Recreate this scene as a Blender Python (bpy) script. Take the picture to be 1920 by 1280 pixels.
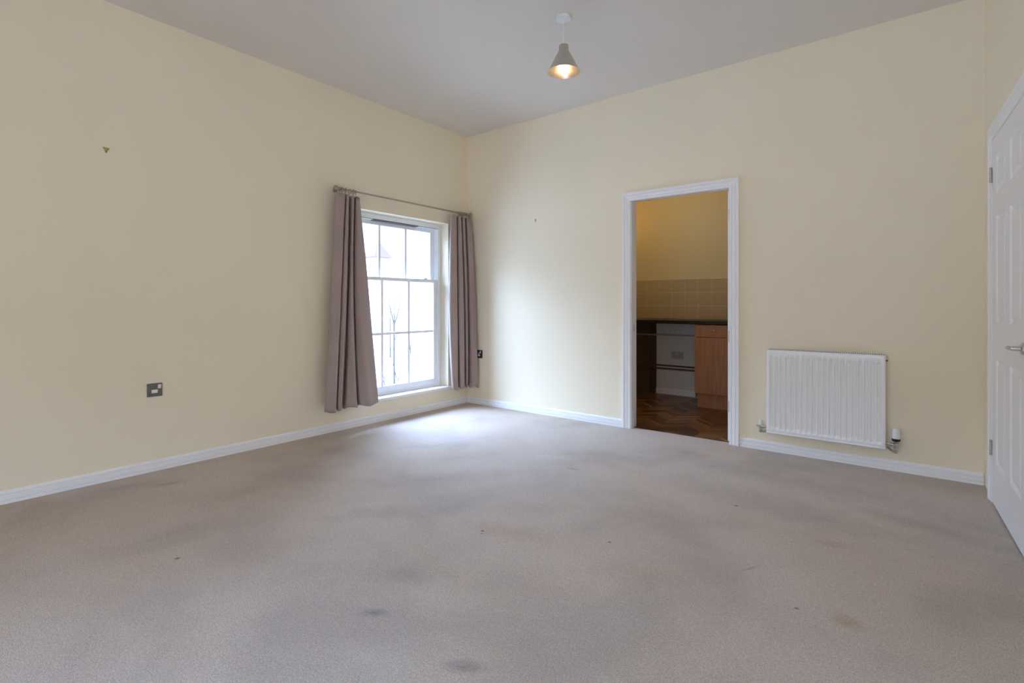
import bpy, bmesh, math, random
from math import sin, cos, pi, radians
from mathutils import Vector, Matrix
random.seed(7)
SC = bpy.context.scene
COL = SC.collection
for o in list(bpy.data.objects): bpy.data.objects.remove(o)

# ------------------------------------------------------------------ camera
cam = bpy.data.cameras.new('camera')
cam.sensor_width = 36.0
cam.lens = 957/1920*36
cam.shift_y = -69/1920
cam.clip_start = 0.02
cam.clip_end = 400
camo = bpy.data.objects.new('camera', cam)
COL.objects.link(camo)
camo.location = (3.882, -4.153, 1.08)
camo.rotation_euler = (pi/2, 0, radians(38.05))
SC.camera = camo

# ------------------------------------------------------------------ world, light, exposure
SKY = 6.5
w = bpy.data.worlds.new('world'); SC.world = w
w.use_nodes = True
bg = w.node_tree.nodes['Background']
bg.inputs[1].default_value = SKY
_t = w.node_tree
_tc = _t.nodes.new('ShaderNodeTexCoord'); _sx = _t.nodes.new('ShaderNodeSeparateXYZ'); _cr = _t.nodes.new('ShaderNodeValToRGB')
_t.links.new(_tc.outputs['Generated'], _sx.inputs[0]); _t.links.new(_sx.outputs[2], _cr.inputs[0]); _t.links.new(_cr.outputs[0], bg.inputs[0])
_e = _cr.color_ramp.elements          # bright hazy sky, deeper and stronger blue light from above
_e[0].position = 0.0; _e[0].color = (0.115, 0.14, 0.175, 1)
_e[1].position = 0.85; _e[1].color = (1.25, 1.75, 2.9, 1)
_m = _e.new(0.18); _m.color = (0.20, 0.25, 0.35, 1)
_m = _e.new(0.45); _m.color = (1.16, 1.60, 2.50, 1)
SC.view_settings.view_transform = 'Standard'
SC.view_settings.look = 'None'
SC.view_settings.gamma = 1
SC.view_settings.use_curve_mapping = False
SC.view_settings.exposure = 1.17
SC.cycles.max_bounces = 14
SC.cycles.diffuse_bounces = 10
SC.cycles.transparent_max_bounces = 16
SC.cycles.glossy_bounces = 4
SC.cycles.sample_clamp_indirect = 8
SC.cycles.caustics_reflective = False
SC.cycles.caustics_refractive = False
SC.cycles.use_denoising = True

def portal(name, loc, rot, sx, sy):
    l = bpy.data.lights.new(name, 'AREA'); l.shape = 'RECTANGLE'; l.size = sx; l.size_y = sy
    l.cycles.is_portal = True
    o = bpy.data.objects.new(name, l); COL.objects.link(o)
    o.location = loc; o.rotation_euler = rot
    return o
H = 2.935            # ceiling height
RY = -6.2            # rear wall
W1 = (-1.481, -0.294, 0.190, 1.940)     # window in view: y0 y1 z0 z1
W2 = (2.30, 4.35, 0.10, 2.10)           # window in the wall behind the camera: x0 x1 z0 z1
portal('window_portal', (-0.29, (W1[0]+W1[1])/2, 1.065), (0, -pi/2, 0), 1.74, 1.18)
portal('window_portal', ((W2[0]+W2[1])/2, RY-0.29, 1.10), (pi/2, 0, 0), 2.04, 1.99)

def point(name, loc, power, col, r):
    l = bpy.data.lights.new(name, 'POINT'); l.energy = power; l.color = col; l.shadow_soft_size = r
    o = bpy.data.objects.new(name, l); COL.objects.link(o); o.location = loc
    return o
point('kitchen_lamp_light', (1.02, 1.47, 2.15), 0.9, (1.0, 0.46, 0.12), 0.04)
point('kitchen_lamp_light', (1.75, 0.95, 2.42), 3.0, (1.0, 0.74, 0.42), 0.05)
LAMPC = (1.0, 0.60, 0.28)
point('pendant_light', (2.115, -1.354, H-0.340), 0.9, LAMPC, 0.02)
point('added_fill_light', (2.0, -5.95, 2.35), 4.5, (1.0, 0.50, 0.16), 0.08)  # warm fill added out of view to tint walls and ceiling

# ------------------------------------------------------------------ materials
def mat(name, base=(0.8,0.8,0.8), rough=0.5, metal=0.0, spec=0.5):
    m = bpy.data.materials.new(name); m.use_nodes = True
    b = m.node_tree.nodes['Principled BSDF']
    b.inputs['Base Color'].default_value = (*base, 1)
    b.inputs['Roughness'].default_value = rough
    b.inputs['Metallic'].default_value = metal
    b.inputs['Specular IOR Level'].default_value = spec
    return m
class NT:
    def __init__(s, m): s.t = m.node_tree; s.b = s.t.nodes['Principled BSDF']
    def n(s, kind, **kw):
        x = s.t.nodes.new('ShaderNode'+kind)
        for k, v in kw.items():
            if hasattr(x, k): setattr(x, k, v)
        return x
    def l(s, a, b): s.t.links.new(a, b)
    def coord(s, scale=(1,1,1), loc=(0,0,0), rot=(0,0,0)):
        c = s.n('TexCoord'); mp = s.n('Mapping'); s.l(c.outputs['Object'], mp.inputs[0])
        mp.inputs['Scale'].default_value = scale; mp.inputs['Location'].default_value = loc; mp.inputs['Rotation'].default_value = rot
        return mp.outputs[0]
    def noise(s, vec, scale, detail=4, rough=0.5, dist=0):
        x = s.n('TexNoise'); s.l(vec, x.inputs['Vector'])
        x.inputs['Scale'].default_value = scale; x.inputs['Detail'].default_value = detail
        x.inputs['Roughness'].default_value = rough; x.inputs['Distortion'].default_value = dist
        return x.outputs['Fac']
    def ramp(s, fac, stops):
        r = s.n('ValToRGB'); s.l(fac, r.inputs[0]); e = r.color_ramp.elements
        while len(e) < len(stops): e.new(0.5)
        for i, (p, c) in enumerate(stops):
            e[i].position = p; e[i].color = (*c, 1) if len(c) == 3 else c
        return r.outputs[0]
    def mix(s, fac, a, b, mode='MIX'):
        x = s.n('Mix', data_type='RGBA', blend_type=mode)
        for inp, v in ((x.inputs[0], fac), (x.inputs[6], a), (x.inputs[7], b)):
            if hasattr(v, 'node'): s.l(v, inp)
            elif isinstance(v, (int, float)): inp.default_value = v
            else: inp.default_value = (*v, 1)
        return x.outputs[2]
    def math(s, op, a, b=None, c=None):
        x = s.n('Math', operation=op)
        for i, v in enumerate((a, b, c)):
            if v is None: continue
            if hasattr(v, 'node'): s.l(v, x.inputs[i])
            else: x.inputs[i].default_value = v
        return x.outputs[0]
    def bump(s, h, strength=0.3, dist=0.01):
        x = s.n('Bump'); s.l(h, x.inputs['Height']); x.inputs['Strength'].default_value = strength; x.inputs['Distance'].default_value = dist
        s.l(x.outputs[0], s.b.inputs['Normal'])
    def col(s, c): s.l(c, s.b.inputs['Base Color'])

def paint(name, base, rough=0.6, var=0.02, bump=0.08):
    m = mat(name, base, rough, spec=0.3); k = NT(m); v = k.coord()
    n1 = k.noise(v, 1.3, 3)
    a = tuple(c*(1-var) for c in base); b = tuple(min(1, c*(1+var)) for c in base)
    k.col(k.ramp(n1, [(0.3, a), (0.7, b)]))
    if bump > 0.05: k.bump(k.noise(v, 220, 3), bump, 0.002)
    return m
M = {}
M['wall'] = paint('cream_wall_paint', (0.865, 0.776, 0.598))
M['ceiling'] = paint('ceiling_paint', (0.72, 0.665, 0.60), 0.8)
M['white'] = paint('white_gloss_paint', (0.87, 0.865, 0.86), 0.35, 0.01, 0.03)
M['pvc'] = mat('white_window_plastic', (0.88, 0.89, 0.90), 0.3)
M['rad'] = mat('radiator_enamel', (0.90, 0.90, 0.90), 0.25)
M['chrome'] = mat('chrome', (0.62, 0.61, 0.60), 0.22, 1.0)
M['steel'] = mat('brushed_dark_steel', (0.20, 0.195, 0.19), 0.4, 0.8)
M['pewter'] = mat('aged_pewter', (0.40, 0.35, 0.28), 0.28, 0.9)
M['brass'] = mat('brass', (0.62, 0.47, 0.18), 0.35, 1.0)
M['brassd'] = mat('dull_brass', (0.40, 0.33, 0.20), 0.4, 0.9)
M['copper'] = mat('dull_copper_pipe', (0.16, 0.055, 0.035), 0.5, 0.3)
M['black'] = mat('black_plastic', (0.015, 0.015, 0.016), 0.4)
M['whitep'] = mat('white_plastic', (0.80, 0.80, 0.79), 0.35)
M['dark'] = mat('dark_slot', (0.01, 0.01, 0.01), 0.8)
M['mesh'] = mat('grey_vent_mesh', (0.09, 0.085, 0.10), 0.6)
M['grout'] = mat('pale_grout', (0.72, 0.66, 0.50), 0.7)
M['tile'] = mat('cream_glazed_tile', (0.52, 0.44, 0.27), 0.12)
M['worktop'] = mat('black_laminate_worktop', (0.012, 0.011, 0.011), 0.3)
k = NT(M['worktop']); k.col(k.ramp(k.noise(k.coord(), 180, 3), [(0.55, (0.008,0.007,0.007)), (0.75, (0.05,0.045,0.04))]))
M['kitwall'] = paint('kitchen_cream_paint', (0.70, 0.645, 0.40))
M['kitlow'] = paint('kitchen_low_pale', (0.70, 0.70, 0.70))
# brushed lamp shade: satin aluminium
M['shade'] = mat('satin_aluminium', (0.60, 0.56, 0.50), 0.27, 1.0)
# curtain cloth
M['curtain'] = mat('mushroom_brown_cloth', (0.38, 0.29, 0.26), 0.85, spec=0.2)
k = NT(M['curtain']); v = k.coord((1,1,1))
k.col(k.ramp(k.noise(v, 400, 2), [(0.35, (0.345,0.262,0.238)), (0.65, (0.42,0.325,0.30))]))
k.b.inputs['Sheen Weight'].default_value = 0.25
k.bump(k.noise(v, 900, 2), 0.15, 0.001)
# beech-look cabinet fronts
M['beech'] = mat('beech_wood_foil', (0.36, 0.17, 0.085), 0.35)
k = NT(M['beech']); v = k.coord((14, 14, 0.8))
k.col(k.ramp(k.noise(v, 3, 6, 0.6, 0.6), [(0.3, (0.33,0.145,0.068)), (0.55, (0.42,0.20,0.10)), (0.75, (0.49,0.26,0.14))]))
# carpet
M['carpet'] = mat('beige_cut_pile_carpet', (0.5, 0.4, 0.3), 0.95, spec=0.1)
k = NT(M['carpet']); v = k.coord()
fine = k.noise(v, 190, 2, 0.8)
mid = k.noise(v, 60, 4, 0.7)
big = k.noise(v, 1.5, 5, 0.55, 0.4)
big2 = k.noise(k.coord((1, 1, 1), (7.3, 2.1, 0)), 0.9, 4, 0.5, 0.6)
base = k.ramp(fine, [(0.25, (0.50,0.412,0.342)), (0.5, (0.74,0.645,0.565)), (0.75, (0.93,0.84,0.765))])
base = k.mix(0.9, base, k.ramp(mid, [(0.3, (0.84,0.84,0.84)), (0.7, (1.0,1.0,1.0))]), 'MULTIPLY')
base = k.mix(1.0, base, k.ramp(big, [(0.36, (0.84,0.84,0.85)), (0.50, (0.95,0.95,0.945)), (0.62, (1.0,0.99,0.98))]), 'MULTIPLY')
base = k.mix(1.0, base, k.ramp(big2, [(0.38, (0.97,0.93,0.89)), (0.6, (1.0,1.0,1.0))]), 'MULTIPLY')
sep = k.n('SeparateXYZ'); tc = k.n('TexCoord'); k.l(tc.outputs['Object'], sep.inputs[0])
wob = k.noise(v, 9, 4, 0.7); wob2 = k.noise(v, 34, 4, 0.75)
def blot(base, x, y, rx, ry, colr, strength, rot=0.0, wobble=0.9):
    dx = k.math('SUBTRACT', sep.outputs[0], x); dy = k.math('SUBTRACT', sep.outputs[1], y)
    c, s = cos(rot), sin(rot)
    u = k.math('DIVIDE', k.math('ADD', k.math('MULTIPLY', dx, c), k.math('MULTIPLY', dy, s)), rx)
    q = k.math('DIVIDE', k.math('SUBTRACT', k.math('MULTIPLY', dy, c), k.math('MULTIPLY', dx, s)), ry)
    d = k.math('SQRT', k.math('ADD', k.math('MULTIPLY', u, u), k.math('MULTIPLY', q, q)))
    d = k.math('ADD', d, k.math('MULTIPLY', k.math('SUBTRACT', wob if rx > .1 else wob2, 0.5), wobble*2.2))
    f = k.n('MapRange'); k.l(d, f.inputs[0]); f.inputs[1].default_value = 0.1; f.inputs[2].default_value = 1.25
    f.inputs[3].default_value = strength*(0.70 if rx > .1 else 0.95); f.inputs[4].default_value = 0.0
    return k.mix(f.outputs[0], base, colr, 'MULTIPLY')
GREY = (0.55, 0.56, 0.60); BRN = (0.72, 0.50, 0.34)
BL = [(2.40,-3.04,.05,.025,GREY,.9,.6), (2.83,-3.04,.07,.03,GREY,.85,.6), (2.30,-2.80,.16,.07,GREY,.45,.7),
      (3.71,-2.08,.055,.045,BRN,.5,0), (3.60,-1.45,.08,.04,BRN,.35,0.3), (3.362,-1.903,.008,.06,BRN,.7,-.5),
      (3.25,-0.62,.80,.16,GREY,.42,-.10), (3.30,-1.12,.80,.17,GREY,.40,-.16), (3.95,-0.95,.40,.10,GREY,.5,-.3), (2.62,-.42,.14,.06,BRN,.45,0),
      (1.55,-1.95,.5,.12,GREY,.42,.9), (1.75,-2.45,.35,.10,GREY,.40,.8), (1.0,-1.45,.3,.08,GREY,.3,.8),
      (2.30,-1.95,.22,.10,BRN,.28,.8), (2.40,-2.25,.25,.09,BRN,.32,.3), (3.0,-2.2,.2,.12,BRN,.22,.3), (3.55,-2.75,.3,.16,BRN,.22,0),
      (2.13,-1.26,.05,.02,BRN,.6,0), (2.269,-2.32,.010,.008,(.15,.13,.12),.95,0), (2.285,-2.345,.007,.006,(.2,.17,.15),.9,0),
      (2.80,-2.05,.010,.008,(.25,.14,.10),.9,0), (3.56,-2.10,.009,.007,(.15,.13,.15),.95,0), (3.14,-1.25,.012,.010,(.25,.25,.28),.9,0),
      (1.42,-3.32,.012,.012,(.2,.15,.12),.9,0), (0.20,-3.20,.16,.05,GREY,.35,1.3), (0.35,-3.0,.10,.04,BRN,.5,1.3), (2.7,-2.6,.3,.16,GREY,.3,.2),
      (1.30,-0.04,.03,.14,BRN,.40,-.6), (0.62,-0.09,.02,.12,BRN,.35,-.6), (2.05,-1.0,.4,.12,GREY,.22,-.2)]
for x, y, rx, ry, c, s, r in BL: base = blot(base, x, y, rx, ry, c, s, r, 0.9 if rx > .02 else 0.0)
k.col(base)
k.bump(k.noise(v, 300, 3, 0.8), 0.9, 0.006)
# kitchen chevron floor
M['parquet'] = mat('brown_chevron_vinyl', (0.2,0.1,0.05), 0.32)
k = NT(M['parquet']); tc = k.n('TexCoord'); sp = k.n('SeparateXYZ'); k.l(tc.outputs['Object'], sp.inputs[0])
Wd = 0.19
tri = k.math('PINGPONG', sp.outputs[0], Wd)
t = k.math('DIVIDE', k.math('ADD', sp.outputs[1], k.math('MULTIPLY', tri, 0.9)), 0.062)
idn = k.math('FLOOR', t); band = k.math('FLOOR', k.math('DIVIDE', sp.outputs[0], Wd))
cmb = k.n('CombineXYZ'); k.l(idn, cmb.inputs[0]); k.l(band, cmb.inputs[1])
wn = k.n('TexWhiteNoise', noise_dimensions='2D'); k.l(cmb.outputs[0], wn.inputs['Vector'])
c1 = k.ramp(wn.outputs['Value'], [(0.0, (0.07,0.032,0.014)), (0.5, (0.16,0.075,0.030)), (1.0, (0.36,0.20,0.09))])
gr = k.math('PINGPONG', t, 0.5)
c1 = k.mix(k.ramp(gr, [(0.0,(1,1,1)), (0.06,(0,0,0))]), c1, (0.03,0.014,0.008))
c1 = k.mix(0.5, c1, k.ramp(k.noise(k.coord((3,30,1),rot=(0,0,.7)), 4, 5), [(0.3,(0.6,0.6,0.6)),(0.7,(1,1,1))]), 'MULTIPLY')
k.col(c1)
# glass: clear pane with a faint reflection
def glass(name):
    m = bpy.data.materials.new(name); m.use_nodes = True; t = m.node_tree
    t.nodes.clear()
    o = t.nodes.new('ShaderNodeOutputMaterial'); mx = t.nodes.new('ShaderNodeMixShader')
    tr = t.nodes.new('ShaderNodeBsdfTransparent'); gl = t.nodes.new('ShaderNodeBsdfGlossy'); lw = t.nodes.new('ShaderNodeLayerWeight')
    tr.inputs[0].default_value = (0.97,0.99,0.98,1); gl.inputs['Roughness'].default_value = 0.02
    lw.inputs[0].default_value = 0.12
    t.links.new(lw.outputs['Fresnel'], mx.inputs[0]); t.links.new(tr.outputs[0], mx.inputs[1]); t.links.new(gl.outputs[0], mx.inputs[2])
    t.links.new(mx.outputs[0], o.inputs[0])
    return m
M['glass'] = glass('window_glass')
def emit(name, col, s):
    m = bpy.data.materials.new(name); m.use_nodes = True; t = m.node_tree; t.nodes.clear()
    o = t.nodes.new('ShaderNodeOutputMaterial'); e = t.nodes.new('ShaderNodeEmission')
    e.inputs[0].default_value = (*col, 1); e.inputs[1].default_value = s
    t.links.new(e.outputs[0], o.inputs[0]); return m
M['bulb'] = emit('glowing_bulb', (1.0, 0.80, 0.52), 9)
# exterior
M['render'] = paint('white_render', (0.45, 0.45, 0.44), 0.8)
M['rooftile'] = mat('red_roof_tile', (0.05,0.035,0.04), 0.8)
k = NT(M['rooftile']); br = k.n('TexBrick'); c = k.n('TexCoord'); mp = k.n('Mapping'); k.l(c.outputs['Object'], mp.inputs[0])
mp.inputs['Rotation'].default_value = (pi/2, 0, pi/2)
k.l(mp.outputs[0], br.inputs['Vector']); br.inputs['Scale'].default_value = 3.0
br.inputs['Color1'].default_value = (0.042,0.015,0.018,1); br.inputs['Color2'].default_value = (0.052,0.020,0.024,1); br.inputs['Mortar'].default_value = (0.052,0.038,0.042,1)
k.col(br.outputs['Color'])
M['extglass'] = mat('dark_window_glass', (0.10, 0.105, 0.11), 0.2)
M['bark'] = mat('grey_bark', (0.035,0.032,0.034), 0.9)
M['ground'] = paint('pale_paving', (0.22, 0.215, 0.20), 0.9)

# ------------------------------------------------------------------ mesh helpers
def ob(name, verts, faces, material, parent=None, smooth=False):
    me = bpy.data.meshes.new(name)
    me.from_pydata([tuple(v) for v in verts], [], faces)
    bm = bmesh.new(); bm.from_mesh(me)
    bmesh.ops.remove_doubles(bm, verts=bm.verts, dist=1e-6)
    bmesh.ops.recalc_face_normals(bm, faces=bm.faces)
    bm.to_mesh(me); bm.free()
    mats = material if isinstance(material, (list, tuple)) else [material]
    for m in mats: me.materials.append(m)
    if smooth:
        for p in me.polygons: p.use_smooth = True
    o = bpy.data.objects.new(name, me); COL.objects.link(o)
    if parent: o.parent = parent
    return o
class MB:
    def __init__(s): s.v = []; s.f = []
    def add(s, v, f):
        b = len(s.v); s.v += [tuple(p) for p in v]; s.f += [tuple(b+i for i in q) for q in f]; return s
    def box(s, x0, x1, y0, y1, z0, z1, T=None):
        v = [(x,y,z) for x in (x0,x1) for y in (y0,y1) for z in (z0,z1)]
        if T: v = [T(*p) for p in v]
        return s.add(v, [(0,1,3,2),(4,6,7,5),(0,4,5,1),(2,3,7,6),(0,2,6,4),(1,5,7,3)])
    def sweep(s, prof, stations, closed_prof=True, caps=True):
        """stations: function list, each maps (u,v) -> world point"""
        n = len(prof); v = []
        for st in stations: v += [st(u, w) for u, w in prof]
        f = []
        for i in range(len(stations)-1):
            for j in range(n if closed_prof else n-1):
                a = i*n+j; b = i*n+(j+1) % n
                f.append((a, b, b+n, a+n))
        if caps and closed_prof:
            f.append(tuple(range(n))); f.append(tuple((len(stations)-1)*n+j for j in range(n)))
        return s.add(v, f)
    def tube(s, pts, r, seg=12, caps=True):
        pts = [Vector(p) for p in pts]; rs = r if isinstance(r, (list, tuple)) else [r]*len(pts)
        up = None; rings = []
        for i, p in enumerate(pts):
            d = (pts[min(i+1, len(pts)-1)] - pts[max(i-1, 0)]).normalized()
            if up is None:
                up = Vector((0,0,1)) if abs(d.z) < 0.9 else Vector((1,0,0))
            a = d.cross(up).normalized(); b = a.cross(d).normalized(); up = b
            rings.append([p + (a*cos(2*pi*k/seg) + b*sin(2*pi*k/seg))*rs[i] for k in range(seg)])
        v = [q for ring in rings for q in ring]; f = []
        for i in range(len(rings)-1):
            for j in range(seg):
                a = i*seg+j; b = i*seg+(j+1) % seg
                f.append((a, b, b+seg, a+seg))
        if caps: f += [tuple(range(seg)), tuple((len(rings)-1)*seg+j for j in range(seg))]
        return s.add(v, f)
    def lathe(s, prof, center=(0,0,0), axis='z', seg=32):
        """prof: (r, h)"""
        v = []; f = []; cx, cy, cz = center
        for r, h in prof:
            for k in range(seg):
                a = 2*pi*k/seg; c, d = r*cos(a), r*sin(a)
                v.append({'z': (cx+c, cy+d, cz+h), 'y': (cx+c, cy+h, cz+d), 'x': (cx+h, cy+c, cz+d)}[axis])
        for i in range(len(prof)-1):
            for j in range(seg):
                a = i*seg+j; b = i*seg+(j+1) % seg
                f.append((a, b, b+seg, a+seg))
        f += [tuple(range(seg)), tuple((len(prof)-1)*seg+j for j in range(seg))]
        return s.add(v, f)
    def torus(s, c, R, r, axis='y', seg=24, seg2=8):
        v = []; f = []
        for i in range(seg):
            a = 2*pi*i/seg
            for j in range(seg2):
                b = 2*pi*j/seg2; q = R+r*cos(b); h = r*sin(b)
                p = {'y': (q*cos(a), h, q*sin(a)), 'x': (h, q*cos(a), q*sin(a)), 'z': (q*cos(a), q*sin(a), h)}[axis]
                v.append((c[0]+p[0], c[1]+p[1], c[2]+p[2]))
        for i in range(seg):
            for j in range(seg2):
                f.append((i*seg2+j, ((i+1) % seg)*seg2+j, ((i+1) % seg)*seg2+(j+1) % seg2, i*seg2+(j+1) % seg2))
        return s.add(v, f)
    def build(s, name, m, parent=None, smooth=False, bevel=0, T=None):
        v = [T(*p) for p in s.v] if T else s.v
        o = ob(name, v, s.f, m, parent, smooth)
        if bevel:
            b = o.modifiers.new('bevel', 'BEVEL'); b.width = bevel; b.segments = 2; b.limit_method = 'ANGLE'; b.angle_limit = radians(40)
        if smooth:
            es = o.modifiers.new('split', 'EDGE_SPLIT'); es.split_angle = radians(42)
        return o
def tag(o, label, cat, group=None, kind=None):
    o['label'] = label; o['category'] = cat
    if group: o['group'] = group
    if kind: o['kind'] = kind
    return o
def empty(name, loc=(0,0,0), rz=0):
    o = bpy.data.objects.new(name, None); COL.objects.link(o); o.location = loc; o.rotation_euler = (0,0,rz)
    o.empty_display_size = 0.05
    return o
def struct(o, label, cat): return tag(o, label, cat, kind='structure')

# right wall: skewed a little; local (s along wall from the corner, v out of the wall into the room, z)
A = radians(2.25); WD = Vector((sin(A), -cos(A))); WN = Vector((-cos(A), -sin(A)))
def RW(s, v, z):
    q = Vector((4.227, 0)) + WD*s + WN*v
    return (q.x, q.y, z)

# ------------------------------------------------------------------ shell
def wall_with_holes(mb, axis, t0, t1, a0, a1, z0, z1, holes, T=None):
    """axis 'x': wall plane at x in t0..t1 running along y; 'y': plane y in t0..t1 running along x"""
    def bx(p0, p1, q0, q1):
        if p1-p0 < 1e-6 or q1-q0 < 1e-6: return
        if axis == 'x': mb.box(t0, t1, p0, p1, q0, q1, T)
        else: mb.box(p0, p1, t0, t1, q0, q1, T)
    cur = a0
    for (h0, h1, hz0, hz1) in sorted(holes):
        bx(cur, h0, z0, z1); bx(h0, h1, z0, hz0); bx(h0, h1, hz1, z1); cur = h1
    bx(cur, a1, z0, z1)
KY = 1.88; KX0, KX1 = 0.25, 3.05
mb = MB(); wall_with_holes(mb, 'x', -0.30, 0.0, RY-0.3, 0.13, -0.05, H, [W1])
struct(mb.build('wall_left', M['wall']), 'cream painted wall with the sash window and long brown curtains', 'wall')
mb = MB(); wall_with_holes(mb, 'y', 0.0, 0.13, 0.0, 4.40, -0.05, H, [(1.925, 2.805, -0.05, 2.013)])
struct(mb.build('wall_back', M['wall']), 'cream painted wall with the kitchen doorway and radiator', 'wall')
mb = MB()
D0, D1, DZ = 0.347, 1.165, 1.975
for a, b, c, d in ((-0.12, D0, -0.05, H), (D0, D1, DZ, H), (D1, 6.6, -0.05, H)):
    mb.add([RW(s, v, z) for s in (a, b) for v in (0, -0.10) for z in (c, d)], [(0,1,3,2),(4,6,7,5),(0,4,5,1),(2,3,7,6),(0,2,6,4),(1,5,7,3)])
mb.add([RW(s, v, z) for s in (-0.12, 6.6) for v in (-0.10, -0.15) for z in (-0.05, H)], [(0,1,3,2),(4,6,7,5),(0,4,5,1),(2,3,7,6),(0,2,6,4),(1,5,7,3)])
struct(mb.build('wall_right', M['wall']), 'cream painted wall at the far right with the closed white door', 'wall')
mb = MB(); wall_with_holes(mb, 'y', RY-0.30, RY, 0.0, 4.6, -0.05, H, [W2])
struct(mb.build('wall_rear', M['wall']), 'cream painted wall behind the camera with a window', 'wall')
mb = MB(); mb.box(-0.30, 4.75, RY-0.30, 0.0, H, H+0.15)
struct(mb.build('ceiling', M['ceiling']), 'plain off-white ceiling with the pendant lamp', 'ceiling')
mb = MB(); mb.box(-0.30, 4.75, RY-0.30, 0.045, -0.15, 0.0); 
struct(mb.build('floor', M['carpet']), 'worn beige carpet with grey and brown stains', 'floor')
# kitchen shell
mb = MB(); mb.box(KX0-0.1, KX1+0.1, 0.045, KY+0.1, -0.15, -0.004)
struct(mb.build('floor_kitchen', M['parquet']), 'dark brown chevron patterned kitchen floor beyond the doorway', 'floor')
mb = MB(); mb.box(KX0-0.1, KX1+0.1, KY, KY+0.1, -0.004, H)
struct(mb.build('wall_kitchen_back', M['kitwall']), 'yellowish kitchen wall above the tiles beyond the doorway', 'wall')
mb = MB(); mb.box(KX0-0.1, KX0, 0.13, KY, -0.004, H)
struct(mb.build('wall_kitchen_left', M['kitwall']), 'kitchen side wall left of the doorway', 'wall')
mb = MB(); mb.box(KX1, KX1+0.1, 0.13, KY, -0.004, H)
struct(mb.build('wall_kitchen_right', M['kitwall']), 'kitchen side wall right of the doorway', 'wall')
mb = MB(); mb.box(KX0-0.1, KX1+0.1, 0.0, KY+0.1, H, H+0.15)
struct(mb.build('ceiling_kitchen', M['ceiling']), 'plain kitchen ceiling', 'ceiling')

# ------------------------------------------------------------------ baseboards
SK = [(0,0),(.016,0),(.016,.0140),(.0090,.0170),(.0155,.0205),(.0155,.0435),(.0075,.0475),(.014,.0515),(.0125,.062),(.006,.0695),(0,.070)]
def skirt(mb, p0, p1, nrm, base=0.0, m0=0.0, m1=0.0):
    """m0, m1: mitre factors, shift of the end along the run per unit of thickness"""
    p0 = Vector(p0); p1 = Vector(p1); n = Vector(nrm); d = (p1-p0).normalized()
    mb.sweep(SK, [lambda v, z: (*(p0+n*v+d*(v*m0)), base+z), lambda v, z: (*(p1+n*v-d*(v*m1)), base+z)])
mb = MB(); skirt(mb, (0, RY), (0, 0), (1, 0), m1=1, m0=1)
struct(mb.build('baseboard_left', M['white']), 'white grooved skirting board under the window', 'skirting board')
mb = MB(); skirt(mb, (0, 0), (1.876, 0), (0, -1), m0=1); skirt(mb, (2.847, 0), (4.224, 0), (0, -1))
struct(mb.build('baseboard_back', M['white']), 'white grooved skirting board either side of the kitchen doorway', 'skirting board')
mb = MB(); a = RW(1.25, 0, 0); b = RW(6.15, 0, 0); skirt(mb, a[:2], b[:2], (WN.x, WN.y))
struct(mb.build('baseboard_right', M['white']), 'white skirting board beyond the right hand door', 'skirting board')
mb = MB(); skirt(mb, (1.415, KY-.003), (2.07, KY-.003), (0, -1), base=-0.004)
struct(mb.build('baseboard_kitchen', M['white']), 'white skirting board under the kitchen worktop', 'skirting board')

# ------------------------------------------------------------------ architraves
AR = [(0,0),(0,.010),(.003,.0135),(.018,.0145),(.021,.010),(.026,.0135),(.040,.0175),(.0475,.0175),(.0505,.0135),(.0545,.0195),(.060,.0215),(.072,.0215),(.074,.0195),(.074,0)]
def architrave(name, x0, x1, z1, T, parent, m, floor=0.0):
    mb = MB()
    mb.sweep(AR, [lambda u, v: T(x0-u, v, floor), lambda u, v: T(x0-u, v, z1+u), lambda u, v: T(x1+u, v, z1+u), lambda u, v: T(x1+u, v, floor)])
    return mb.build(name, m, parent)
fr = struct(empty('trim_1', (2.36, 0, 0)), 'white moulded door frame around the kitchen doorway', 'door frame')
TB = lambda x, v, z: (x-2.36, -v, z)
architrave('architrave', 1.951, 2.771, 1.984, TB, fr, M['white'])
mb = MB()
# lining: jambs with stop on the room side and rebate on the kitchen side
for sgn, xi, xo in ((1, 1.957, 1.926), (-1, 2.770, 2.804)):
    xm = xi - sgn*0.014
    mb.box(min(xi, xo)-2.36, max(xi, xo)-2.36, 0.0, 0.045, 0.0, 1.984)
    mb.box(min(xm, xo)-2.36, max(xm, xo)-2.36, 0.045, 0.13, -0.004, 1.998)
mb.box(1.926-2.36, 2.804-2.36, 0.0, 0.045, 1.984, 2.012)
mb.box(1.926-2.36, 2.804-2.36, 0.045, 0.13, 1.998, 2.012)
mb.build('lining', M['white'], fr)
mb = MB(); mb.box(1.940-2.36, 1.9445-2.36, 0.052, 0.080, 0.84, 0.90); o = mb.build('strike_plate', M['black'], fr)

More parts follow.
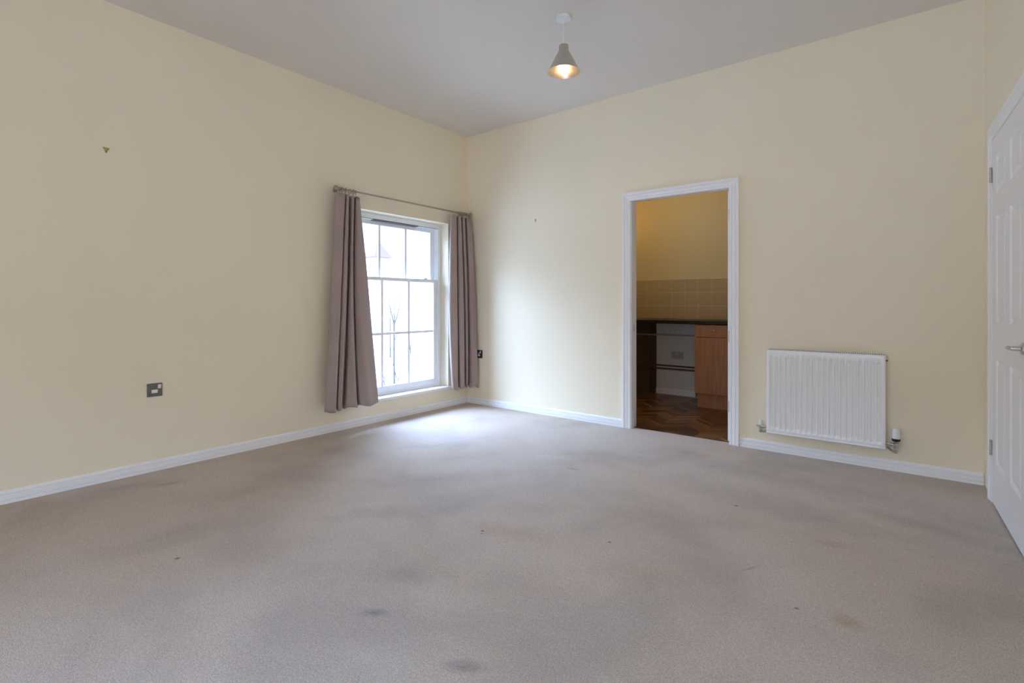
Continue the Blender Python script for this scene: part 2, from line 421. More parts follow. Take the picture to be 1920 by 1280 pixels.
# panel door: local (a across, z up) with faces at v0 (front, +v) and v1 (back)
def door_leaf(mb, w, h, t, T, panels):
    xs = sorted({0, w} | {p[0] for p in panels} | {p[1] for p in panels})
    zs = sorted({0, h} | {p[2] for p in panels} | {p[3] for p in panels})
    for side in (0, 1):
        y = 0 if side == 0 else -t; sg = -1 if side == 0 else 1
        for i in range(len(xs)-1):
            for j in range(len(zs)-1):
                x0, x1, z0, z1 = xs[i], xs[i+1], zs[j], zs[j+1]
                if (x0, x1, z0, z1) in panels:
                    loops = [(0, 0), (.004, .002), (.012, .009), (.022, .009), (.040, .002), (.046, .001)]
                    vv = []
                    for ins, dep in loops:
                        for (x, z) in ((x0+ins, z0+ins), (x1-ins, z0+ins), (x1-ins, z1-ins), (x0+ins, z1-ins)):
                            vv.append(T(x, y+sg*dep, z))
                    ff = []
                    for q in range(len(loops)-1):
                        for r in range(4):
                            a = q*4+r; b = q*4+(r+1) % 4; ff.append((a, b, b+4, a+4))
                    n = (len(loops)-1)*4; ff.append((n, n+1, n+2, n+3))
                    mb.add(vv, ff)
                else:
                    mb.add([T(x0, y, z0), T(x1, y, z0), T(x1, y, z1), T(x0, y, z1)], [(0,1,2,3)])
    for x in (0, w):
        for j in range(len(zs)-1): mb.add([T(x, 0, zs[j]), T(x, -t, zs[j]), T(x, -t, zs[j+1]), T(x, 0, zs[j+1])], [(0,1,2,3)])
    for z in (0, h):
        for i in range(len(xs)-1): mb.add([T(xs[i], 0, z), T(xs[i], -t, z), T(xs[i+1], -t, z), T(xs[i+1], 0, z)], [(0,1,2,3)])
def six_panels(w, z=(0.225, 0.785, 0.975, 1.545, 1.655, 1.86)):
    st = 0.11; pw = (w-3*st)/2
    cols = [(st, st+pw), (2*st+pw, 2*st+2*pw)]
    return [(a, b, z[i], z[i+1]) for a, b in cols for i in (0, 2, 4)]
def handle_parts(parent, T, name='handle'):
    # lever handle pointing to -a, standing off the face
    mb = MB(); mb.add([T(*p) for p in MB().lathe([(0.001,0),(.026,0),(.026,.006),(.020,.010),(.011,.011),(.009,.039),(.001,.040)], (0,0,0), 'y', 24).v],
                      MB().lathe([(0.001,0),(.026,0),(.026,.006),(.020,.010),(.011,.011),(.009,.039),(.001,.040)], (0,0,0), 'y', 24).f)
    pts = [T(0.006, .040, 0), T(-.02, .043, .001), T(-.05, .043, .000), T(-.085, .040, -.002), T(-.105, .036, -.003)]
    mb.tube(pts, [.009, .0095, .008, .0065, .003], 12)
    return mb.build('door_handle', M['chrome'], parent, smooth=True)
# door on the right wall
d1 = struct(empty('door_1'), 'closed white six panel door at the far right edge', 'door')
L0 = 0.350; LW = 0.812; LZ = 0.008
TD = lambda a, v, z: RW(L0+a, 0.012+v, LZ+z)
mb = MB(); door_leaf(mb, LW, 1.962, 0.035, TD, six_panels(LW)); leaf = mb.build('door_leaf', M['white'], d1)
architrave('architrave', 0.340, 1.172, 1.978, RW, d1, M['white'])
for z in (0.30, 1.785):
    mb = MB()
    for q in range(5):
        c = RW(L0-0.004, 0.018, z-0.040+q*0.017)
        mb.lathe([(.0005,0),(.0062,0.0),(.0062,.015),(.0005,.015)], c, 'z', 12)
    mb.build('hinge', M['chrome'], d1, smooth=True)
handle_parts(leaf, lambda a, v, z: RW(L0+0.755+a, 0.012+v, 0.892+z))
# kitchen door, open at a right angle into the kitchen
d2 = struct(empty('door_2'), 'white kitchen door standing open, seen only along its hinge edge', 'door')
TK = lambda a, v, z: (2.738+0.035+v, 0.078+a, 0.004+z)
mb = MB(); door_leaf(mb, 0.762, 1.972, 0.035, TK, six_panels(0.762)); leaf2 = mb.build('door_leaf', M['white'], d2)
for z in (0.279, 0.828, 1.79):
    mb = MB(); mb.box(2.744, 2.749, 0.0745, 0.0785, z-.045, z+.045)
    mb.build('hinge', M['chrome'], d2)

# ------------------------------------------------------------------ windows
def sash_window(root, y0, y1, z0, z1, T, detailed=True):
    """T(depth outward from the inner wall face, along, z)"""
    def B(name, boxes, m=M['pvc'], parent=root, bevel=0.002):
        mb = MB()
        for b in boxes: mb.box(*b, T)
        return mb.build(name, m, parent, bevel=bevel)
    fw = 0.042; f0, f1 = 0.115, 0.215
    B('frame', [(f0, f1, y0, y0+fw, z0, z1), (f0, f1, y1-fw, y1, z0, z1), (f0, f1, y0+fw, y1-fw, z1-0.053, z1), (f0, f1, y0+fw, y1-fw, z0, z0+0.045)])
    yi0, yi1 = y0+fw, y1-fw; zm = 1.329; zt = z1-0.053; zb = z0+0.045
    def sash(name, d0, d1, za, zb_, st, bot, top, hbars):
        s = B(name, [(d0, d1, yi0+.001, yi0+st, za, zb_), (d0, d1, yi1-st, yi1-.001, za, zb_), (d0, d1, yi0+st, yi1-st, za, za+bot), (d0, d1, yi0+st, yi1-st, zb_-top, zb_)])
        ga, gb = yi0+st, yi1-st; gz0, gz1 = za+bot, zb_-top; dm = (d0+d1)/2
        bars = []
        for k in (1, 2):
            c = ga+(gb-ga)*k/3; bars.append((dm-.009, dm+.009, c-.0125, c+.0125, gz0, gz1))
        for hz in hbars:
            for k in range(3):
                a = ga+(gb-ga)*k/3+(.0125 if k else 0); b = ga+(gb-ga)*(k+1)/3-(.0125 if k < 2 else 0)
                bars.append((dm-.009, dm+.009, a, b, hz-.0125, hz+.0125))
        B('glazing_bars', bars, parent=s, bevel=0.001)
        B('glass_pane', [(dm+.001, dm+.005, ga, gb, gz0, gz1)], M['glass'], s, 0)
        return s
    sash('upper_sash', 0.168, 0.203, zm-.016, zt, 0.060, 0.032, 0.040, [])
    low = sash('lower_sash', 0.122, 0.157, zb, zm+.016, 0.052, 0.058, 0.032, [0.800])
    if detailed:
        c = (yi0+yi1)/2
        # perforated vent at the head of the upper sash
        mb = MB(); mb.box(0.112, 0.166, c-.275, c+.275, z1-.058, z1-.048, T); v = mb.build('trickle_vent', M['mesh'], root)
        mb = MB(); mb.box(0.110, 0.121, yi0, yi1, z1-.0535, z1-.0515, T); mb.build('brush_seal', M['mesh'], root)
        for q in (yi0+.16, yi1-.16):
            mb = MB(); mb.box(0.128, 0.150, q-.028, q+.028, zm+.016, zm+.024, T); mb.box(0.130, 0.142, q-.010, q+.020, zm+.024, zm+.034, T)
            mb.build('sash_lock', M['whitep'], low, bevel=0.002)
            mb = MB(); mb.box(0.150, 0.160, q-.02, q+.02, z1-.075, z1-.062, T); mb.build('latch', M['whitep'], root, bevel=0.002)
    B('window_board', [(0.0, 0.118, y0+.0, y1-.0, z0-.001, z0+.024), (-0.030, -0.0008, y0-.035, y1+.030, z0-.001, z0+.024)], M['white'], bevel=0.003)
w1 = struct(empty('window_1'), 'white sash window with three panes across between the brown curtains', 'window')
sash_window(w1, W1[0]+.001, W1[1]-.001, W1[2]+.001, W1[3]-.001, lambda d, a, z: (-d, a, z))
w2 = struct(empty('window_2'), 'white sash window in the wall behind the camera', 'window')
sash_window(w2, W2[0]+.001, W2[1]-.001, W2[2]+.001, W2[3]-.001, lambda d, a, z: (a, RY-d, z), False)

# ------------------------------------------------------------------ curtains
CL = dict(bot=[(-1.794,.07),(-1.806,.12),(-1.727,.12),(-1.654,.03),(-1.683,.09),(-1.654,.1),(-1.602,.03),(-1.588,.04),(-1.595,.09),(-1.521,.12),(-1.441,.03),(-1.462,.09),(-1.389,.12),(-1.262,.08)],
 mid=[(-1.74,.07),(-1.751,.11),(-1.676,.11),(-1.613,.03),(-1.642,.09),(-1.613,.1),(-1.548,.02),(-1.532,.02),(-1.562,.08),(-1.544,.1),(-1.48,.03),(-1.493,.08),(-1.449,.11),(-1.341,.07)],
 top=[(-1.695,.07),(-1.699,.1),(-1.633,.1),(-1.567,.04),(-1.589,.08),(-1.58,.09),(-1.528,.03),(-1.524,.04),(-1.534,.07),(-1.527,.09),(-1.474,.03),(-1.484,.06),(-1.482,.08),(-1.439,.05)])
CR = dict(bot=[(-.302,.06),(-.319,.1),(-.265,.11),(-.167,.03),(-.204,.09),(-.157,.1),(-.066,.03),(-.113,.09),(-.088,.09),(-.028,.05),(-.08,.13),(-.059,.165),(-.035,.19)],
 mid=[(-.34,.05),(-.348,.09),(-.282,.11),(-.183,.03),(-.221,.09),(-.165,.1),(-.083,.03),(-.121,.09),(-.088,.09),(-.022,.03),(-.075,.11),(-.057,.14),(-.047,.17)],
 top=[(-.31,.06),(-.325,.09),(-.279,.1),(-.202,.04),(-.237,.09),(-.206,.1),(-.136,.04),(-.171,.09),(-.138,.09),(-.077,.04),(-.105,.09),(-.082,.1),(-.058,.11)])
def catmull(p, n):
    out = []
    for i in range(len(p)-1):
        a, b, c, d = p[max(i-1,0)], p[i], p[i+1], p[min(i+2, len(p)-1)]
        for k in range(n):
            t = k/n
            out.append(tuple(0.5*((2*b[j])+(-a[j]+c[j])*t+(2*a[j]-5*b[j]+4*c[j]-d[j])*t*t+(-a[j]+3*b[j]-3*c[j]+d[j])*t**3) for j in (0,1)))
    out.append(tuple(p[-1])); return out
def curtain(name, D, z0, z1, label, sag):
    root = tag(empty(name, (0.08, (D['top'][0][0]+D['top'][-1][0])/2, z0)), label, 'curtain', None)
    ox, oy = 0.08, (D['top'][0][0]+D['top'][-1][0])/2
    SUB = 7; prof = {k: catmull(v, SUB) for k, v in D.items()}
    n = len(prof['bot']); NZ = 48; zm = 1.06
    V = []; F = []
    for i in range(NZ+1):
        t = i/NZ; zz = z0 + (z1-z0)*t
        tm = (zm-z0)/(z1-z0)
        # quadratic through bottom / mid / top
        la = (t-tm)*(t-1)/((0-tm)*(0-1)); lb = (t-0)*(t-1)/((tm-0)*(tm-1)); lc = (t-0)*(t-tm)/((1-0)*(1-tm))
        for j in range(n):
            y = prof['bot'][j][0]*la + prof['mid'][j][0]*lb + prof['top'][j][0]*lc
            x = prof['bot'][j][1]*la + prof['mid'][j][1]*lb + prof['top'][j][1]*lc
            x += 0.004*sin(j*0.9+zz*5) * (1-t)
            z = zz + (0 if i else sag*0.010*sin(j*0.35))
            V.append((max(x, .012)-ox, min(y, -.012)-oy, z-z0))
    for i in range(NZ):
        for j in range(n-1):
            a = i*n+j; F.append((a, a+1, a+1+n, a+n))
    o = ob('cloth', V, F, M['curtain'], root, True)
    so = o.modifiers.new('thick', 'SOLIDIFY'); so.thickness = 0.003; so.offset = 0
    return root, ox, oy
POLE_Z = 2.056; POLE_X = 0.090
def rings(root, ox, oy, ys, z0):
    for q, y in enumerate(ys):
        tilt = (-0.5, 0.3, -0.2, 0.6, 0.1, -0.4)[q % 6]
        mb = MB(); mb.torus((0, 0, 0), 0.0170, 0.0030, 'y', 24, 8)
        c, s = cos(tilt), sin(tilt)
        mb.v = [(x*c-yy*s, x*s+yy*c, z) for x, yy, z in mb.v]
        mb.torus((0, 0, -0.0215), 0.0045, 0.0013, 'x', 14, 6)
        mb.tube([(0,0,-.026), (.002,0,-.036), (.002,0,-.045)], 0.0012, 8)
        o = mb.build('curtain_ring', M['pewter'], root, smooth=True)
        o.location = (POLE_X-ox, y-oy, POLE_Z-0.004-z0)
r_, ox, oy = curtain('curtain', CL, 0.195, 2.022, 'brown curtain left of the window, the wider one, flaring at the hem', 1)
rings(r_, ox, oy, (-1.665, -1.640, -1.605, -1.565, -1.530, -1.505), 0.195)
r_, ox, oy = curtain('curtain', CR, 0.190, 2.022, 'brown curtain on the right of the window, narrow and hanging in the corner', 1)
rings(r_, ox, oy, (-0.235, -0.205, -0.170, -0.140, -0.110), 0.190)
pole = tag(empty('curtain_pole', (POLE_X, -0.875, POLE_Z)), 'thin pewter curtain pole with ball finials above the window', 'curtain pole')
mb = MB(); mb.tube([(0, -0.80, 0), (0, 0.80, 0)], 0.0080, 16); mb.build('rod', M['pewter'], pole, smooth=True)
for s in (-1, 1):
    mb = MB(); pr = [(.0005, 0), (.011, 0), (.011, .010), (.007, .013), (.007, .018)]
    R = 0.0235
    for q in range(1, 13):
        a = -pi/2 + pi*q/12*0.999; pr.append((max(R*cos(a), .0005), .037+R*sin(a)))
    mb.lathe([(r, s*h) for r, h in pr], (0, s*0.785, 0), 'y', 24)
    mb.build('finial', M['pewter'], pole, smooth=True)
    y = s*0.775 if s < 0 else 0.765
    mb = MB(); mb.lathe([(.0005,-.0895),(.021,-.0895),(.021,-.085),(.016,-.081),(.0065,-.079),(.0065,-.010),(.0005,-.010)], (0, y, 0), 'x', 18)
    mb.torus((0, y, 0), 0.0105, 0.0030, 'y', 18, 8)
    mb.build('bracket', M['pewter'], pole, smooth=True)

# ------------------------------------------------------------------ radiator
RX0, RX1, RZ0, RZ1, RYF = 3.049, 3.751, 0.143, 0.752, -0.075
rad = tag(empty('radiator', (3.40, 0, RZ0)), 'white ribbed panel radiator on the wall beside the kitchen doorway', 'radiator')
def RT(x, y, z): return (x-3.40, y, z-RZ0)
W_ = RX1-RX0; NCH = 20; x_in0 = RX0+0.018; x_in1 = RX1-0.018; pitch = (x_in1-x_in0)/NCH
xs = [RX0, RX0+.004, x_in0-.001]
for c in range(NCH):
    for q in (0.0, .09, .13, .165, .20, .24, .76, .80, .835, .87, .91): xs.append(x_in0+pitch*(c+q))
xs += [x_in1, RX1-.004, RX1]
def dep(x):
    if x < x_in0 or x > x_in1: return 0.0
    t = ((x-x_in0)/pitch) % 1.0
    d = abs(t-0.5)
    return 0.0 if d > 0.41 else (1.0 if d < 0.26 else (1-cos(pi*(0.41-d)/0.15))/2)
zr = [(RZ0, 0, .006), (RZ0+.004, 0, .001), (RZ0+.012, 0, 0), (RZ0+.014, 0, .0015), (RZ0+.017, 0, 0), (RZ0+.038, 0, 0), (RZ0+.046, .35, 0), (RZ0+.054, .9, 0), (RZ0+.060, 1, 0),
      (RZ1-.066, 1, 0), (RZ1-.058, .9, 0), (RZ1-.050, .35, 0), (RZ1-.044, 0, 0), (RZ1-.010, 0, 0), (RZ1-.004, 0, .001), (RZ1, 0, .006)]
V = []; F = []
for z, mk, off in zr:
    for x in xs: V.append(RT(x, RYF + off + 0.0125*mk*dep(x) + (.003 if x in (RX0, RX1) else 0), z))
n = len(xs)
for i in range(len(zr)-1):
    for j in range(n-1): a = i*n+j; F.append((a, a+1, a+n+1, a+n))
o = ob('front_panel', V, F, M['rad'], rad, True)
so = o.modifiers.new('t', 'SOLIDIFY'); so.thickness = 0.0015; so.offset = 0
mb = MB(); mb.box(RX0+.006, RX1-.006, -0.030, -0.024, RZ0+.004, RZ1-.012, RT)
for c in range(NCH): mb.box(x_in0+pitch*(c+.3), x_in0+pitch*(c+.7), -0.032, -0.030, RZ0+.05, RZ1-.06, RT)
mb.build('rear_panel', M['rad'], rad)
for x0, x1 in ((RX0+.0005, RX0+.003), (RX1-.003, RX1-.0005)):
    mb = MB(); mb.box(x0, x1, RYF+.004, -0.022, RZ0+.002, RZ1-.002, RT); mb.build('side_panel', M['rad'], rad, bevel=.0008)
mb = MB()
for y0, y1 in ((RYF+.004, RYF+.012), (-.028, -.020)): mb.box(RX0+.004, RX1-.004, y0, y1, RZ1-.004, RZ1-.001, RT)
NS = 58
for q in range(NS+1):
    x = RX0+.006+(W_-.012)*q/NS; mb.box(x-.0022, x+.0022, RYF+.012, -.028, RZ1-.004, RZ1-.001, RT); mb.box(x-.0032, x+.0032, -.030, -.026, RZ1-.001, RZ1+.005, RT)
mb.box(RX0+.004, RX1-.004, -.030, -.026, RZ1+.005, RZ1+.007, RT); mb.build('top_grille', M['rad'], rad)
mb = MB(); mb.box(RX0+.006, RX1-.006, -.0255, -.0235, RZ1-.010, RZ1+.005, RT); mb.build('grille_backing', M['mesh'], rad)
mb = MB(); mb.box(RX0+.006, RX1-.006, RYF+.014, -.032, RZ1-.040, RZ1-.036, RT); mb.build('convector', M['steel'], rad)
mb = MB(); mb.lathe([(.0005,0),(.006,0),(.006,.008),(.004,.009),(.004,.013),(.0005,.013)], RT(RX1-.0005, -.050, RZ1-.035), 'x', 14); mb.build('bleed_valve', M['steel'], rad, smooth=True)
for x in (RX0+.12, RX1-.12):
    mb = MB(); mb.box(x-.015, x+.015, -.024, -.001, RZ0+.05, RZ1-.05, RT); mb.build('mounting_bracket', M['rad'], rad)
# lockshield valve (left): fixed to the radiator
def rv(*p): return RT(*p)
v1 = empty('lockshield_valve'); v1.parent = rad
mb = MB(); mb.lathe([(.0005,0),(.0125,0),(.0125,.003),(.0105,.030),(.008,.034),(.0005,.034)], rv(3.005, -.052, .195), 'z', 20); mb.build('valve_cap', M['whitep'], v1, smooth=True)
mb = MB(); mb.lathe([(.0005,0),(.009,0),(.010,.006),(.013,.008),(.013,.016),(.010,.018),(.0085,.022),(.010,.024),(.0125,.026),(.0125,.034),(.0095,.037),(.0095,.057),(.0005,.057)], rv(3.005, -.052, .139), 'z', 16)
mb.tube([rv(2.976, -.052, .186), rv(3.052, -.052, .186)], [.0075, .0075], 12)
mb.tube([rv(3.010, -.052, .186), rv(3.034, -.052, .182)], [.012, .012], 8)
mb.tube([rv(3.005, -.052, .146), rv(3.022, -.030, .140), rv(3.024, -.001, .140)], [.0075, .0075, .0075], 12)
mb.build('valve_body', M['chrome'], v1, smooth=True)
v2 = empty('thermostatic_valve'); v2.parent = rad
mb = MB(); mb.lathe([(.0005,0),(.0205,0),(.0225,.003),(.0225,.012),(.0215,.030),(.0195,.062),(.0175,.066),(.0005,.067)], rv(3.804, -.060, .222), 'z', 28); mb.build('valve_head', M['whitep'], v2, smooth=True)
mb = MB(); mb.lathe([(.0005,0),(.013,0),(.021,.004),(.023,.010),(.023,.020),(.0005,.020)], rv(3.804, -.060, .202), 'z', 24); mb.build('valve_collar', M['black'], v2, smooth=True)
mb = MB(); mb.lathe([(.0005,0),(.009,0),(.010,.004),(.013,.006),(.013,.016),(.009,.018),(.009,.026),(.0135,.028),(.0135,.040),(.010,.042),(.010,.052),(.014,.054),(.014,.066),(.009,.069),(.009,.076),(.0005,.076)], rv(3.804, -.060, .128), 'z', 16)
mb.tube([rv(3.804, -.060, .178), rv(3.752, -.052, .182)], .0085, 12)
mb.tube([rv(3.780, -.057, .180), rv(3.766, -.054, .181)], .0135, 6)
mb.tube([rv(3.804, -.060, .136), rv(3.790, -.050, .132), rv(3.770, -.030, .142), rv(3.762, -.001, .146)], .0075, 12)
mb.build('valve_body', M['chrome'], v2, smooth=True)

# ------------------------------------------------------------------ pendant lamp
LX, LY = 2.115, -1.354
lamp = tag(empty('pendant_lamp', (LX, LY, H)), 'lit pendant lamp with a conical silver metal shade under the ceiling', 'pendant lamp')
mb = MB(); mb.lathe([(.0005,0),(.048,0),(.048,-.010),(.044,-.018),(.030,-.022),(.008,-.024),(.0005,-.024)], (0,0,0), 'z', 40); mb.build('ceiling_rose', M['whitep'], lamp, smooth=True)
mb = MB(); mb.tube([(0,0,-.024),(0,0,-.175)], .0034, 10); mb.build('cable', M['whitep'], lamp, smooth=True)
mb = MB(); mb.lathe([(.0005,0),(.007,0),(.012,-.006),(.014,-.016),(.014,-.075),(.0005,-.075)], (0,0,-.170), 'z', 24); mb.build('lamp_holder', M['whitep'], lamp, smooth=True)
mb = MB()
op = [(.0145,-.181),(.029,-.183),(.031,-.186),(.031,-.214),(.033,-.218),(.1015,-.352),(.103,-.355),(.1015,-.3555)]
ip = [(.0995,-.352),(.032,-.220),(.0295,-.214),(.0295,-.187),(.0145,-.184)]
mb.lathe(op+ip+[op[0]], (0,0,0), 'z', 64); mb.f = mb.f[:-2]
mb.build('lamp_shade', M['shade'], lamp, smooth=True)
mb = MB(); pr = [(.0005,-.245),(.013,-.246),(.014,-.262)]
for q in range(1, 12):
    a = pi*0.42 - (pi*0.92)*q/11; pr.append((max(.029*cos(a), .0005), -.300+.029*sin(a)))
mb.lathe(pr, (0,0,0), 'z', 32); mb.build('light_bulb', M['bulb'], lamp, smooth=True)
# added uplighter on the unseen rear wall, a body for the warm fill
wl = tag(empty('added_fill_lamp', (2.0, RY, 2.22)), 'small bowl lamp added on the unseen rear wall for warm fill', 'wall lamp')
mb = MB(); mb.box(-.05, .05, .0005, .02, -.06, .06); mb.build('back_plate', M['chrome'], wl, bevel=.003)
mb = MB(); mb.tube([(0,.02,0),(0,.12,0)], .008, 10); mb.build('arm', M['chrome'], wl, smooth=True)
mb = MB(); mb.lathe([(.02,-.05),(.07,-.02),(.10,.03),(.097,.03),(.066,-.016),(.018,-.045),(.02,-.05)], (0,.23,0), 'z', 32); mb.f = mb.f[:-2]
mb.build('lamp_bowl', M['shade'], wl, smooth=True)

# ------------------------------------------------------------------ electrical fittings
# fused spur on the left wall
sp_ = tag(empty('fused_spur', (0, -2.971, 0.526)), 'square dark steel fused switch plate alone on the window wall', 'wall switch')
mb = MB(); mb.box(0.0005, 0.007, -.043, .043, -.043, .043); mb.build('face_plate', M['steel'], sp_, bevel=.003)
mb = MB(); mb.box(0.007, 0.0085, .017, .036, .008, .034); mb.build('rocker_switch', M['whitep'], sp_, bevel=.0012)
mb = MB(); mb.box(0.007, 0.0080, -.018, .016, -.020, .002); mb.build('fuse_holder', M['whitep'], sp_, bevel=.0010)
mb = MB(); mb.lathe([(.0005,0),(.003,0),(.003,.0008),(.0005,.0008)], (0.007, -.031, -.003), 'x', 12); mb.build('neon_indicator', M['chrome'], sp_)
# black socket in the corner
so_ = tag(empty('wall_socket', (0.184, 0, 0.5435)), 'black socket plate beside the right hand curtain', 'wall socket')
mb = MB(); mb.box(-.044, .044, -.008, -.0005, -.0425, .0425); mb.build('face_plate', M['black'], so_, bevel=.003)
mb = MB(); mb.box(.012, .026, -.0105, -.008, .010, .034); mb.build('rocker_switch', M['whitep'], so_, bevel=.001)
mb = MB(); mb.add([(x, y, z) for y in (-.0092, -.008) for x, z in ((-.020,-.022),(.014,-.022),(.010,-.006),(.002,.002),(.002,.020),(-.008,.020),(-.008,.002),(-.016,-.006))],
    [tuple(range(8)), tuple(range(8, 16))]+[(i, (i+1) % 8, (i+1) % 8+8, i+8) for i in range(8)])
mb.build('socket_outlet', M['whitep'], so_)
# kitchen double socket under the worktop
def double_socket(loc, label):
    r = tag(empty('wall_socket', loc), label, 'wall socket')
    mb = MB(); mb.box(-.0735, .0735, -.009, -.0005, -.043, .043); mb.build('face_plate', mat('grey_white_plate', (0.42,0.42,0.50), .4), r, bevel=.003)
    for s in (-1, 1):
        mb = MB(); mb.box(s*.012-.005, s*.012+.005, -.012, -.009, .012, .032); mb.build('rocker_switch', M['whitep'], r, bevel=.001)
        mb = MB()
        for dx, dz, ww, hh in ((0, .006, .0025, .0045), (-.011, -.012, .004, .002), (.011, -.012, .004, .002)):
            mb.box(s*.040+dx-ww, s*.040+dx+ww, -.0094, -.0088, dz-hh, dz+hh)
        mb.build('pin_slots', M['dark'], r)
double_socket((1.678, KY-.0032, 0.472), 'white double socket on the kitchen wall below the worktop')
# single dark outlet further left
o = tag(MB().box(1.082, 1.150, KY-.018, KY-.0065, .46, .535).build('outlet_box', M['black'], bevel=.003), 'small black outlet box on the dark wall below the worktop', 'outlet')

# ------------------------------------------------------------------ hooks and marks on the walls
hk = tag(empty('picture_hook', (0, -3.224, 2.027)), 'brass picture hook high on the window wall', 'hook')
mb = MB(); mb.add([(x, y, z) for x in (.0005, .0025) for y, z in ((-.017,.016),(.017,.013),(.015,.004),(.006,-.004),(.004,-.018),(-.002,-.020),(-.006,-.014),(-.008,-.002),(-.016,.006))],
    [tuple(range(9)), tuple(range(9, 18))]+[(i, (i+1) % 9, (i+1) % 9+9, i+9) for i in range(9)])
mb.build('hook_plate', M['brass'], hk)
mb = MB(); mb.tube([(.002,-.001,-.008),(.010,-.001,-.016),(.014,-.001,-.012),(.015,-.001,-.004)], .0018, 8); mb.build('hook_arm', M['brassd'], hk, smooth=True)
for y, z in ((-.012,.011),(.006,.008)):
    mb = MB(); mb.lathe([(.0005,0),(.003,0),(.003,.002),(.0005,.003)], (.0025, y, z), 'x', 12); mb.build('pin', M['brassd'], hk, smooth=True)
hk = tag(empty('picture_hook', (0.930, 0, 1.921)), 'tiny brass picture hook on the wall right of the window corner', 'hook')
mb = MB(); mb.box(-.0075, -.0035, -.002, -.0005, -.006, .014); mb.box(.0035, .0075, -.002, -.0005, -.006, .014); mb.box(-.0035, .0035, -.002, -.0005, .002, .006)
mb.box(-.0035, .0035, -.002, -.0005, -.016, -.006)
mb.build('hook_plate', M['brassd'], hk)
mb = MB(); mb.tube([(0,-.002,-.014),(0,-.008,-.018),(0,-.010,-.012)], .0015, 8); mb.build('hook_arm', M['brassd'], hk, smooth=True)
# ------------------------------------------------------------------ kitchen fittings
mb = MB(); mb.box(1.415, KX1-.001, KY-.003, KY-.0002, -.003, .872)  # thin sheet, paler and greyer than the wall above the worktop
struct(mb.build('wall_kitchen_lower', M['kitlow']), 'pale strip of kitchen wall below the worktop', 'wall')
bp = tag(empty('dark_back_panel', (.83, KY, -.003)), 'thin dark brown panel on the kitchen wall under the left of the worktop', 'panel')
M['darkpanel'] = mat('dark_brown_panel', (0.105, 0.062, 0.042), 0.6)
mb = MB(); mb.box(KX0+.001-.83, 1.330-.83, -.006, -.0002, .001, .873); mb.build('board', M['darkpanel'], bp)  # thin dark brown sheet over the left stretch of wall
mb = MB(); mb.box(1.330-.83, 1.4145-.83, -.0085, -.0002, .001, .873); mb.build('edge_strip', mat('darker_brown_strip', (0.06,0.034,0.025), .6), bp, bevel=.001)
# tiled splashback: one slab of grout with tiles on it
sb = tag(empty('tiled_splashback', (1.7, KY, .912)), 'cream square wall tiles in three rows above the worktop', 'tiles')
def KT(x, y, z): return (x-1.7, y-KY, z-.912)
mb = MB(); mb.box(KX0+.002, KX1-.002, KY-.0075, KY-.0005, .912, 1.386, KT); mb.build('grout', M['grout'], sb)
mb = MB(); tp = 0.1555; x0 = 1.613 - 9*tp
for r in range(3):
    z0 = .9155+r*.1565
    for c in range(20):
        a = x0+c*tp; b = a+tp-.004
        a = max(a, KX0+.002); b = min(b, KX1-.002)
        if b-a > .01: mb.box(a, b, KY-.010, KY-.007, z0, z0+.1515, KT)
mb.build('tile_rows', M['tile'], sb, bevel=.0012)
# worktop
wt = MB().box(KX0+.001, KX1-.001, 1.256, KY-.0105, .873, .911).build('kitchen_worktop', M['worktop'], bevel=.006)
tag(wt, 'black laminate worktop running along the kitchen wall', 'worktop')
# cabinet
cb = tag(empty('base_cabinet', (2.28, 1.58, -.004)), 'beech kitchen base cabinet with one drawer and one door under the worktop', 'cabinet')
def CT(x, y, z): return (x-2.28, y-1.58, z+.004)
mb = MB(); mb.box(2.084, 2.100, 1.290, 1.850, .15, .872, CT); mb.box(2.464, 2.480, 1.290, 1.850, .15, .872, CT)
mb.box(2.100, 2.464, 1.290, 1.850, .15, .166, CT); mb.box(2.100, 2.464, 1.842, 1.850, .166, .872, CT); mb.build('carcass', M['whitep'], cb)
dr = MB().box(2.082, 2.482, 1.270, 1.289, .742, .869, CT).build('drawer', M['beech'], cb, bevel=.002)
dd = MB().box(2.082, 2.482, 1.270, 1.289, .152, .738, CT).build('door', M['beech'], cb, bevel=.002)
def knob(x, z, par):
    mb = MB(); mb.lathe([(.0005,0),(.008,0),(.0055,-.004),(.0055,-.010),(.014,-.014),(.0155,-.019),(.012,-.024),(.0005,-.026)], CT(x, 1.270, z), 'y', 24)
    return mb.build('knob', M['brassd'], par, smooth=True)
knob(2.283, .813, dr); knob(2.445, .69, dd)
MB().box(2.092, 2.478, 1.326, 1.342, -.004, .150, CT).build('plinth', M['beech'], cb, bevel=.001)
MB().box(2.076, 2.0815, 1.290, 1.850, .10, .872, CT).build('end_panel', M['whitep'], cb)
# pipes on the wall below the worktop
def pipe(zs, y, m, r, label, x0=KX0+.01, x1=2.072, clips=(1.12,)):
    root = tag(empty('water_pipe', (x0, y, zs)), label, 'pipe')
    mb = MB(); mb.tube([(0,0,0),(x1-x0,0,0)], r, 12); mb.build('pipe_run', m, root, smooth=True)
    for c in clips:
        mb = MB(); mb.box(c-x0-.010, c-x0+.010, -r-.002, KY-y-.007, -r-.004, r+.004); mb.build('pipe_clip', M['whitep'], root, bevel=.002)
pipe(.715, KY-.020, mat('grey_painted_pipe', (.42,.42,.44), .5), .0095, 'pale painted pipe along the kitchen wall just under the worktop')
pipe(.345, KY-.026, M['copper'], .0095, 'upper of the two dark copper pipes low on the kitchen wall')
pipe(.308, KY-.026, M['copper'], .0095, 'lower of the two dark copper pipes low on the kitchen wall', clips=())

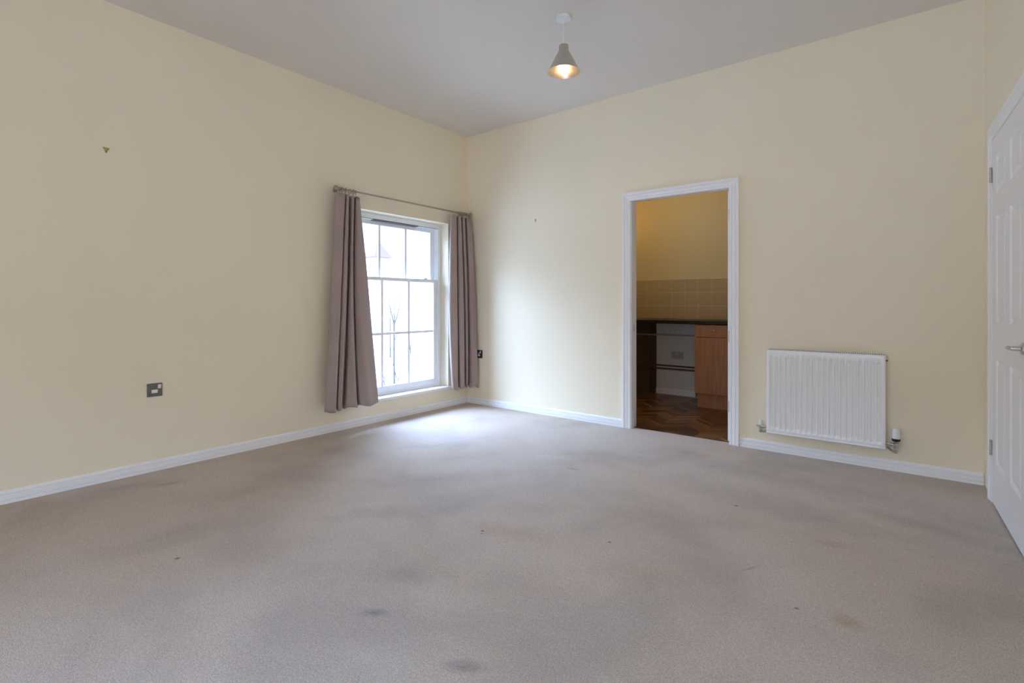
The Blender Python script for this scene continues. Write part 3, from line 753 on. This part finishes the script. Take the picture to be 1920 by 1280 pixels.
# ------------------------------------------------------------------ outside
GZ = -3.2
gr = MB().box(-90, -0.31, -60, 90, GZ-.3, GZ).build('ground', M['ground']); struct(gr, 'pale ground outside far below the window', 'ground')
gr2 = MB().box(-0.31, 30, -60, RY-.31, GZ-.3, GZ).build('ground_rear', M['ground']); struct(gr2, 'pale ground outside behind the building', 'ground')
hs = tag(empty('neighbour_house', (-30, 22, GZ)), 'white house with a small red tiled pointed roof seen through the window', 'house')
def HT(x, y, z): return (x+30, y-22, z-GZ)
MB().box(-38, -28.0, 12, 34, GZ, -1.2, HT).build('house_wall', M['render'], hs)
MB().box(-38, -30.6, 12, 34, -1.2, 4.6, HT).build('upper_wall', M['render'], hs)
mb = MB(); mb.add([HT(*p) for p in ((-29.6,20.95,4.89),(-29.6,22.75,4.89),(-31.4,22.75,4.89),(-31.4,20.95,4.89),(-30.5,21.95,6.42))], [(0,1,4),(1,2,4),(2,3,4),(3,0,4),(0,1,2,3)]); mb.build('pointed_roof', M['rooftile'], hs)
MB().box(-31.2,-29.8,21.15,22.55,4.6,4.89,HT).build('turret', M['render'], hs)
MB().box(-28.0, -27.9, 12, 34, -2.36, -2.28, HT).build('string_course', mat('grey_stone_band', (0.22,0.21,0.21), .8), hs)
tr = tag(empty('bare_sapling', (-6, 3.8, GZ)), 'bare young tree with thin upright twigs outside the window', 'tree')
def TT(p): return (p[0]+6, p[1]-3.8, p[2]-GZ)
mb = MB()
mb.tube([TT(p) for p in ((-6,3.86,GZ),(-6,3.85,-1.5),(-6,3.83,-.2),(-6,3.835,.62))], [.034,.028,.022,.020], 8)
mb.build('trunk', M['bark'], tr, smooth=True)
def twig(pts, r0, r1=.004, buds=6):
    n = len(pts); mb = MB(); mb.tube([TT(p) for p in pts], [1.6*(r0+(r1-r0)*i/(n-1)) for i in range(n)], 6)
    for q in range(buds):
        t = (q+.5)/buds*(n-1); i = int(t); f = t-i
        p = Vector(pts[i]).lerp(Vector(pts[min(i+1, n-1)]), f); s = 1 if q % 2 else -1
        mb.tube([TT(p), TT(p+Vector((0, s*.02, .035)))], [.008, .003], 5)
    mb.build('twig', M['bark'], tr, smooth=True)
twig([(-6,3.835,.58),(-6,3.78,.80),(-6,3.70,1.02),(-6,3.665,1.32)], .012)
twig([(-6,3.835,.60),(-6,3.85,.90),(-6,3.86,1.18)], .010)
twig([(-6,3.835,.60),(-6,3.93,.80),(-6,4.0,1.05),(-6,4.06,1.29)], .012)
twig([(-6,3.72,-.2),(-6,3.715,.4),(-6,3.71,.78),(-6,3.735,1.02)], .011)
twig([(-6,3.84,.20),(-6,3.93,.34),(-6,4.0,.52)], .008)
for y0, y1, za, zb in ((3.45,3.60,-.95,-.35),(3.55,3.46,-.9,-.4),(3.95,4.08,-.8,-.2),(4.25,4.36,-.15,.10),(3.62,3.72,-1.0,-.5),(3.38,3.48,-1.1,-.6),(4.35,4.30,-.15,.12),(3.9,3.75,-.7,-.25)):
    twig([(-6,y0,za),(-6,(y0+y1)/2+.02,(za+zb)/2),(-6,y1,zb)], .008, .003, 8)
